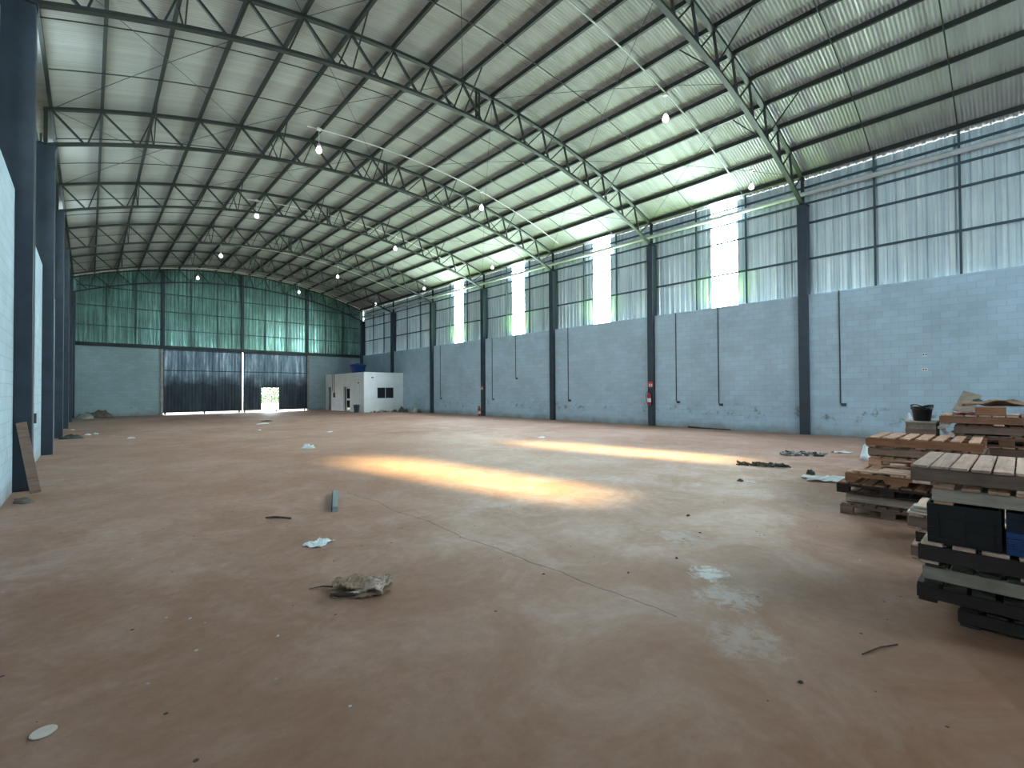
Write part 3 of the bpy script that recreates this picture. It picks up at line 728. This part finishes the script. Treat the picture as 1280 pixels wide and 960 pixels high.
# rubble along the office and the right wall
rnd = random.Random(4)
for i in range(12):
    x = OX+.5+i*.235; s = rnd.uniform(.08,.2)
    lump('rubble_lump', M['rubble'] if i % 3 else M['rubble2'], (x, OY-.25-rnd.uniform(0,.3), 0), s, s*.8, s*.75, i, 'rubble lump at the foot of the white office front', 'rubble', 'rubble at the office foot', seed=90+i)
for i, (y, s, m_) in enumerate(((33.6,.3,'rubble'),(32.9,.22,'rubble'),(32.2,.2,'rubble2'),(31.4,.3,'rubble2'),(30.9,.22,'rubble'))):
    lump('rubble_lump', M[m_], (18.6, y, 0), s, s*.8, s*1.0, i, 'rubble lump on the floor along the right wall near the office', 'rubble', 'rubble along the right wall', seed=110+i)
for i, (y, ) in enumerate(((9.6,),)):
    twig('dark_strip', [(19.2, 7.9, .02), (19.15, 9.0, .02), (19.2, 9.7, .04)], [.02,.03,.04], M['stick'], 'dark strip lying along the foot of the right wall', 'scrap')

# ------------------------------------------------------------------ pallets
def pallet(x, yl, z, dx, dy, h, deck, side, lab, group, nd=8, notch=False, skip=(), seed=0, rz=0, cat='pallet', name='pallet', bottom=True, sides=3, blocks=False, gap=(.72, .86)):
    """x: face toward the hall, yl: left edge; deck boards run away from the hall (x), stringers along the wall (y)"""
    rnd = random.Random(seed); t = empty(name, (x+dx/2, yl-dy/2, z), rz); tag(t, lab, cat, group)
    th = .02; sh = h-2*th-.002; md, ms = M['wx_'+deck], M['wy_'+side]
    for i in range(sides):
        sx = -dx/2 + i*(dx-.045)/(sides-1)
        if blocks:
            zc = th+sh*.70; bw = .12 if i != 1 else .10
            bx(sx-.0, -dy/2, zc, sx+.09 if i < sides-1 else sx+.045, dy/2, th+sh).build('stringer', ms, t, bevel=.003)
            for c, wb in ((-dy/2+.07, .07), (0, .075), (dy/2-.07, .07)):
                bx(sx, c-wb, th+.001, sx+.09 if i < sides-1 else sx+.045, c+wb, zc-.0005).build('block', ms, t, bevel=.004)
            bx(sx-.001, -dy/2, .0, sx+.089 if i < sides-1 else sx+.044, dy/2, th).build('bottom_board', ms, t, bevel=.003)
        elif notch:
            n0, n1, n2, n3 = -dy/2+dy*.12, -dy/2+dy*.40, -dy/2+dy*.60, -dy/2+dy*.88; zb = th+.001; zt = th+sh; zn = zb+sh*.55
            prof = [(-dy/2,zb),(n0,zb),(n0+.02,zn),(n1-.02,zn),(n1,zb),(n2,zb),(n2+.02,zn),(n3-.02,zn),(n3,zb),(dy/2,zb),(dy/2,zt),(-dy/2,zt)]
            vs = [(sx, a, b_) for a, b_ in prof]+[(sx+.045, a, b_) for a, b_ in prof]; n = len(prof)
            MB().add(vs, [tuple(range(n)), tuple(range(2*n-1,n-1,-1))]+[(k,n+k,n+(k+1)%n,(k+1)%n) for k in range(n)]).build('stringer', ms, t)
        else:
            bx(sx, -dy/2, th+.001, sx+.045, dy/2, th+sh).build('stringer', ms, t, bevel=.004)
    pitch = dy/nd
    for i in range(nd):
        if i in skip: continue
        w = pitch*(rnd.uniform(*gap) if nd < 9 else rnd.uniform(.84, .93)); c = dy/2-pitch*(i+.5)
        bx(-dx/2-rnd.uniform(0,.015), c-w/2, 0, dx/2+rnd.uniform(0,.015), c+w/2, th).build('deck_board', md, t, (0,0,h-th), (0,0,rnd.uniform(-.012,.012)), bevel=.003)
    if bottom and not blocks:
        for c in (dy/2-.06, 0, -dy/2+.06):
            bx(-dx/2, c-.05, 0, dx/2, c+.05, th).build('bottom_board', md, t, bevel=.003)
    return t
G1, G2, G3, G4 = 'pallets of the near stack', 'pallets of the left stack', 'pallets of the back stack', 'pallets of the low stack'
FX = 4.45
pallet(FX+.03, .31, 0, 1.0, 1.0, .13, 'dark', 'dark', 'dark pallet on the floor at the bottom of the near stack', G1, seed=1)  # near-black wood paints in the shade at the bottom of the stack
pallet(FX-.02, .52, .131, 1.05, 1.1, .13, 'dark', 'dark', 'dark pallet second from the floor in the near stack', G1, seed=2)
pallet(FX, .49, .262, 1.05, 1.1, .135, 'dark', 'palegrey', 'pallet with a pale grey side board, low in the near stack', G1, seed=3)
pallet(FX-.01, .51, .398, 1.05, 1.1, .15, 'pale', 'dark', 'pallet whose pale board ends show below the black crate', G1, nd=7, seed=4)
def crate(name, x, y0, y1, z0, z1, dx, mat, lab, cat, ribn=4):
    t = empty(name, (x, (y0+y1)/2, z0)); tag(t, lab, cat); w = (y1-y0)/2; h = z1-z0
    mb = MB(); mb.box(0,-w,0,dx,w,.015); mb.box(0,-w,.015,.015,w,h); mb.box(dx-.015,-w,.015,dx,w,h); mb.box(.015,-w,.015,dx-.015,-w+.015,h); mb.box(.015,w-.015,.015,dx-.015,w,h)
    mb.build('crate_body', mat, t)
    mb = MB(); mb.box(-.015,-w-.0,h-.035,0,w,h-.002)
    for i in range(ribn): zz = .03+i*(h-.07)/max(1, ribn); mb.box(-.009,-w,zz,0,w,zz+.012)
    mb.build('rim_ribs', mat, t)
    for i in range(3):
        yy = -w+.05+i*(2*w-.1)/2; bx(-.011,yy-.012,.02,-.009+.008,yy+.012,h-.04).build('upright_rib', mat, t)
    return t
crate('plastic_crate', FX+.02, .09, .46, .55, .828, .9, M['black'], 'black plastic crate in the middle of the near stack', 'crate', 3)
crate('plastic_crate', FX+.03, -.5, .07, .55, .70, .85, M['blue'], 'blue plastic crate at the right photo edge beside the black crate', 'crate', 5)
crate('plastic_tray', FX+.04, -.5, .07, .702, .828, .85, M['navyp'], 'dark plastic tray on top of the blue crate', 'crate', 2)
pallet(FX, .43, .83, 1.0, 1.05, .13, 'tan', 'palegrey', 'pallet with a pale side board, second from top of the near stack', G1, seed=6)
pallet(FX, .545, .961, 1.0, 1.15, .135, 'pale', 'grey', 'topmost pallet of the near stack', G1, nd=11, seed=7)
# low stack between near and left stacks
for i, (yl, s) in enumerate(((.74, 'grey'), (.70, 'dark'), (.76, 'grey'))):
    pallet(5.95, yl, .141*i, 1.0, 1.0, .14, 'pale', s, ['lowest pallet', 'middle pallet', 'top pallet'][i]+' of the low stack half hidden by the near stack', G4, seed=20+i)
for i in range(3):
    o = bx(-.06, -.4, 0, .06, .4, .022).build('loose_board', M['wy_whitew'], None, (6.02+.06*i*0, .36-.02*i, .424+.030*i), (0,0,0), bevel=.003)
    tag(o, 'pale %s board of three piled on the low stack' % ['bottom', 'middle', 'top'][i], 'board', 'pale boards on the low stack')
# left stack
SX = 7.4
pallet(SX, 1.63, 0, 1.2, 1.0, .14, 'grey', 'grey', 'lowest pallet of the left stack, on the floor', G2, blocks=True, seed=30)
pallet(SX+.06, 1.58, .141, 1.15, 1.0, .14, 'brown', 'palegrey', 'pallet with a pale grey side board, second lowest of the left stack', G2, seed=31)
pallet(SX-.03, 1.66, .282, 1.2, 1.05, .14, 'brown', 'dark', 'dark brown pallet, third from the floor in the left stack', G2, blocks=True, seed=32)
pallet(SX, 1.57, .423, 1.2, 1.05, .14, 'tan', 'orange', 'broken pallet with splintered deck boards halfway up the left stack', G2, nd=7, skip=(2,), notch=True, seed=33)
rb = random.Random(9)
for i, (dx_, dy_, ln, a) in enumerate(((.0,.05,1.0,.02),(.03,-.08,.85,-.10),(-.02,-.22,.7,.08),(.05,-.36,.8,-.04),(.0,-.52,.9,.06),(.02,-.68,.75,-.06))):
    o = bx(-.04, -ln/2*.55, 0, .04, ln/2*.55, .018).build('loose_board', M['wy_tan' if i % 2 else 'wy_pale'], None, (SX+.07+.085*i, 1.22+dx_*2-.06*i, .566), (0, 0, a), bevel=.003)
    tag(o, 'loose tan slat lying across the broken pallet deck', 'board', 'slats on the broken pallet')
UX = 7.98
pallet(UX, 1.42, .588, 1.0, 1.15, .13, 'tan', 'tan', 'tan pallet with dark fork openings, resting on the broken pallet', G2, blocks=True, seed=34)
pallet(UX+.02, 1.43, .719, 1.0, 1.15, .13, 'grey', 'grey', 'greyish pallet second from top of the left stack', G2, seed=35)
pallet(UX, 1.45, .85, 1.0, 1.15, .135, 'tan', 'orange', 'topmost reddish pallet of the left stack', G2, nd=7, gap=(.55, .85), seed=36)
# back stack
BX = 9.15
bl = ['floor pallet of the back stack', 'pallet second from the floor in the back stack', 'pallet third from the floor in the back stack', 'pallet fourth from the floor in the back stack', 'pallet fifth from the floor in the back stack',
      'pallet sixth from the floor in the back stack, above the middle', 'pallet with a dark fork opening, third from top of the back stack', 'pallet just under the top one of the back stack', 'topmost reddish pallet of the back stack under the wooden block']
cols = [('grey','brown'),('brown','grey'),('grey','grey'),('brown','brown'),('grey','brown'),('tan','grey'),('grey','brown'),('brown','grey'),('pale','brown')]
yls = [.66, .68, .64, .70, .66, .70, .72, .64, .79]
for i in range(9): pallet(BX + (.03 if i == 7 else 0), yls[i], .141*i, 1.0, 1.2, .14, cols[i][0], cols[i][1], bl[i], G3, blocks=(i in (6,)), nd=9, seed=50+i)
zt = .141*9+.001
o = bx(-.1,-.15,0,.1,.15,.115).build('wooden_block', M['wy_orange'], None, (BX+.12, .27, zt), (0,0,0), bevel=.006); tag(o, 'orange-brown wooden block propping the sheet on the back stack', 'block')
o = bx(-.1,-.12,0,.1,.12,.115).build('wooden_block', M['wy_brown'], None, (BX+.2, -.28, zt), (0,0,0), bevel=.006); tag(o, 'second wooden block under the right end of the propped sheet', 'block')
crumple('cardboard_sheet', M['card'], (BX+.35, .06, zt+.116), .55, 1.0, .07, 0, 'brown warped sheet lying on the block atop the back stack', 'sheet', 33, 10, 12, .01)
crumple('plastic_rag', M['pink'], (BX+.12, .52, zt), .25, .22, .03, .3, 'pink plastic rag on the top deck of the back stack', 'rag', 34)
lump('dark_scrap', M['rag'], (BX+.2, .40, zt+.19), .05, .05, .03, 0, 'dark scrap on the warped sheet atop the back stack', 'scrap', seed=35)
lb = MB().bar((BX+.75, .60, zt+.002), (BX+.88, .48, zt+.30), .22, .02, (1,0,.0)).build('leaning_board', M['wy_palegrey']); tag(lb, 'grey board tilted up at the left end of the back stack top', 'board')
# grey crate with a black bucket, behind the left stack
gc = empty('wooden_box', (9.42, 1.0, 0)); tag(gc, 'tall grey wooden box behind the left stack', 'box')
bx(-.25,-.17,0,.25,.17,1.13).build('box_body', M['wx_palegrey'], gc)
for z in (.1,.5,.95): bx(-.27,-.172,z,-.25,.172,z+.10).build('cleat', M['wy_grey'], gc)
bx(-.27,-.18,1.131,.27,.18,1.155).build('box_lid', M['wy_palegrey'], gc, bevel=.003)
bk = empty('tangled_basket', (9.36, 1.0, 1.156)); tag(bk, 'round black basket tipped on the grey wooden box', 'basket')
MB().lathe([(.09,0),(.10,.01),(.125,.19),(.135,.2),(.135,.215),(.115,.215),(.085,.03)], 18).build('basket_body', M['black'], bk, smooth=True)
for i in range(5):
    pts = [(.11*math.cos(t+i)+.02*math.sin(3*t+i), .13*math.sin(t+i), .19+.035*math.sin(2*t+i*1.3)+.02) for t in [k*.5 for k in range(9)]]
    MB().tube(pts, .008, 5).build('strap', M['black'], bk)
lump('white_scrap', M['paper'], (9.25, 1.135, 1.156), .05, .03, .10, 0, 'white scrap beside the black basket', 'scrap', seed=37)
# torn film hanging at the corner of the back stack
def film():
    mb = MB(); rn = random.Random(3); vs = []; fs = []; n = 14
    for i in range(n+1):
        z = 1.13-.42*i/n; w = .10*(1-.5*i/n)*(1+.4*math.sin(i*1.7))
        cx = 9.10-.015*math.sin(i*1.1); cy = .70+.05*math.sin(i*.8)
        for k in range(4):
            vs.append((cx-.012*((k+i) % 2)-.008, cy+w*(k/3-.5)+.012*rn.uniform(-1,1), z+.012*rn.uniform(-1,1)))
    for i in range(n):
        for k in range(3):
            if rn.random() < .82: a = i*4+k; fs.append((a, a+1, a+5, a+4))
    o = mb.add(vs, fs).build('hanging_film', M['film']); m = o.modifiers.new('solid', 'SOLIDIFY'); m.thickness = .003
    tag(o, 'torn pale plastic film hanging from the back stack corner', 'plastic film')
film()

for o in C.objects:
    if o.type == 'MESH': o.cycles.shadow_terminator_geometry_offset = 0
# sheet metal gets its real gauge
for o in list(C.objects):
    if o.type == 'MESH' and (o.name.startswith(('metal_cladding', 'gate_leaf')) or o.name == 'ceiling'):
        md = o.modifiers.new('gauge', 'SOLIDIFY'); md.thickness = .006; md.offset = 0
# ------------------------------------------------------------------ light
W = bpy.data.worlds.new('sky'); SC.world = W; W.use_nodes = True
bg = W.node_tree.nodes['Background']; bg.inputs[0].default_value = (.85, .93, 1, 1); bg.inputs[1].default_value = 8.0
W.cycles.sampling_method = 'NONE'
def light(name, kind, loc, energy, col, **kw):
    l = bpy.data.lights.new(name, kind); l.energy = energy; l.color = col
    for k, v in kw.items(): setattr(l, k, v)
    o = bpy.data.objects.new(name, l); C.objects.link(o); o.location = loc; return o
sun = light('sun', 'SUN', (8, -30, 20), 19, (1, .82, .33), angle=math.radians(4.0))
d = Vector((-.125, 1, -.468)).normalized(); sun.rotation_euler = d.to_track_quat('-Z', 'Y').to_euler()
# area lights added to stand in for green bounce off grass not built
for x, s in ((RCX-.12, -1), (LCX+.12, 1)):
    for y in WINY:
        o = light('window_bounce', 'AREA', (x, y, ZB+.12),  115 if x > 5 else 6, (.50, 1, .22), shape='RECTANGLE', size=.9, size_y=.16)
        d = Vector((s*.95, 0, 1)).normalized(); o.rotation_euler = d.to_track_quat('-Z', 'Y').to_euler()

# ------------------------------------------------------------------ camera
cam = bpy.data.cameras.new('camera'); co = bpy.data.objects.new('camera', cam); C.objects.link(co)
cam.sensor_width = 36; cam.lens = FPX/1280*36; cam.clip_start = .05; cam.clip_end = 300
a, t, r = math.radians(YAW), math.radians(PITCH), math.radians(ROLL)
fwd = Vector((math.sin(a)*math.cos(t), math.cos(a)*math.cos(t), math.sin(t))); rt = Vector((math.cos(a), -math.sin(a), 0)); up = rt.cross(fwd)
r2 = rt*math.cos(r)+up*math.sin(r); u2 = -rt*math.sin(r)+up*math.cos(r)
m = Matrix((( r2.x, u2.x, -fwd.x, 0), (r2.y, u2.y, -fwd.y, 0), (r2.z, u2.z, -fwd.z, CAM_H), (0,0,0,1)))
co.matrix_world = m; SC.camera = co

SC.view_settings.view_transform = 'Standard'; SC.view_settings.look = 'None'; SC.view_settings.exposure = 1.06; SC.view_settings.gamma = 1
SC.view_settings.use_curve_mapping = False
cy = SC.cycles; cy.use_denoising = True; cy.max_bounces = 10; cy.diffuse_bounces = 6; cy.glossy_bounces = 4; cy.transparent_max_bounces = 8
cy.sample_clamp_indirect = 6; cy.caustics_reflective = False; cy.caustics_refractive = False
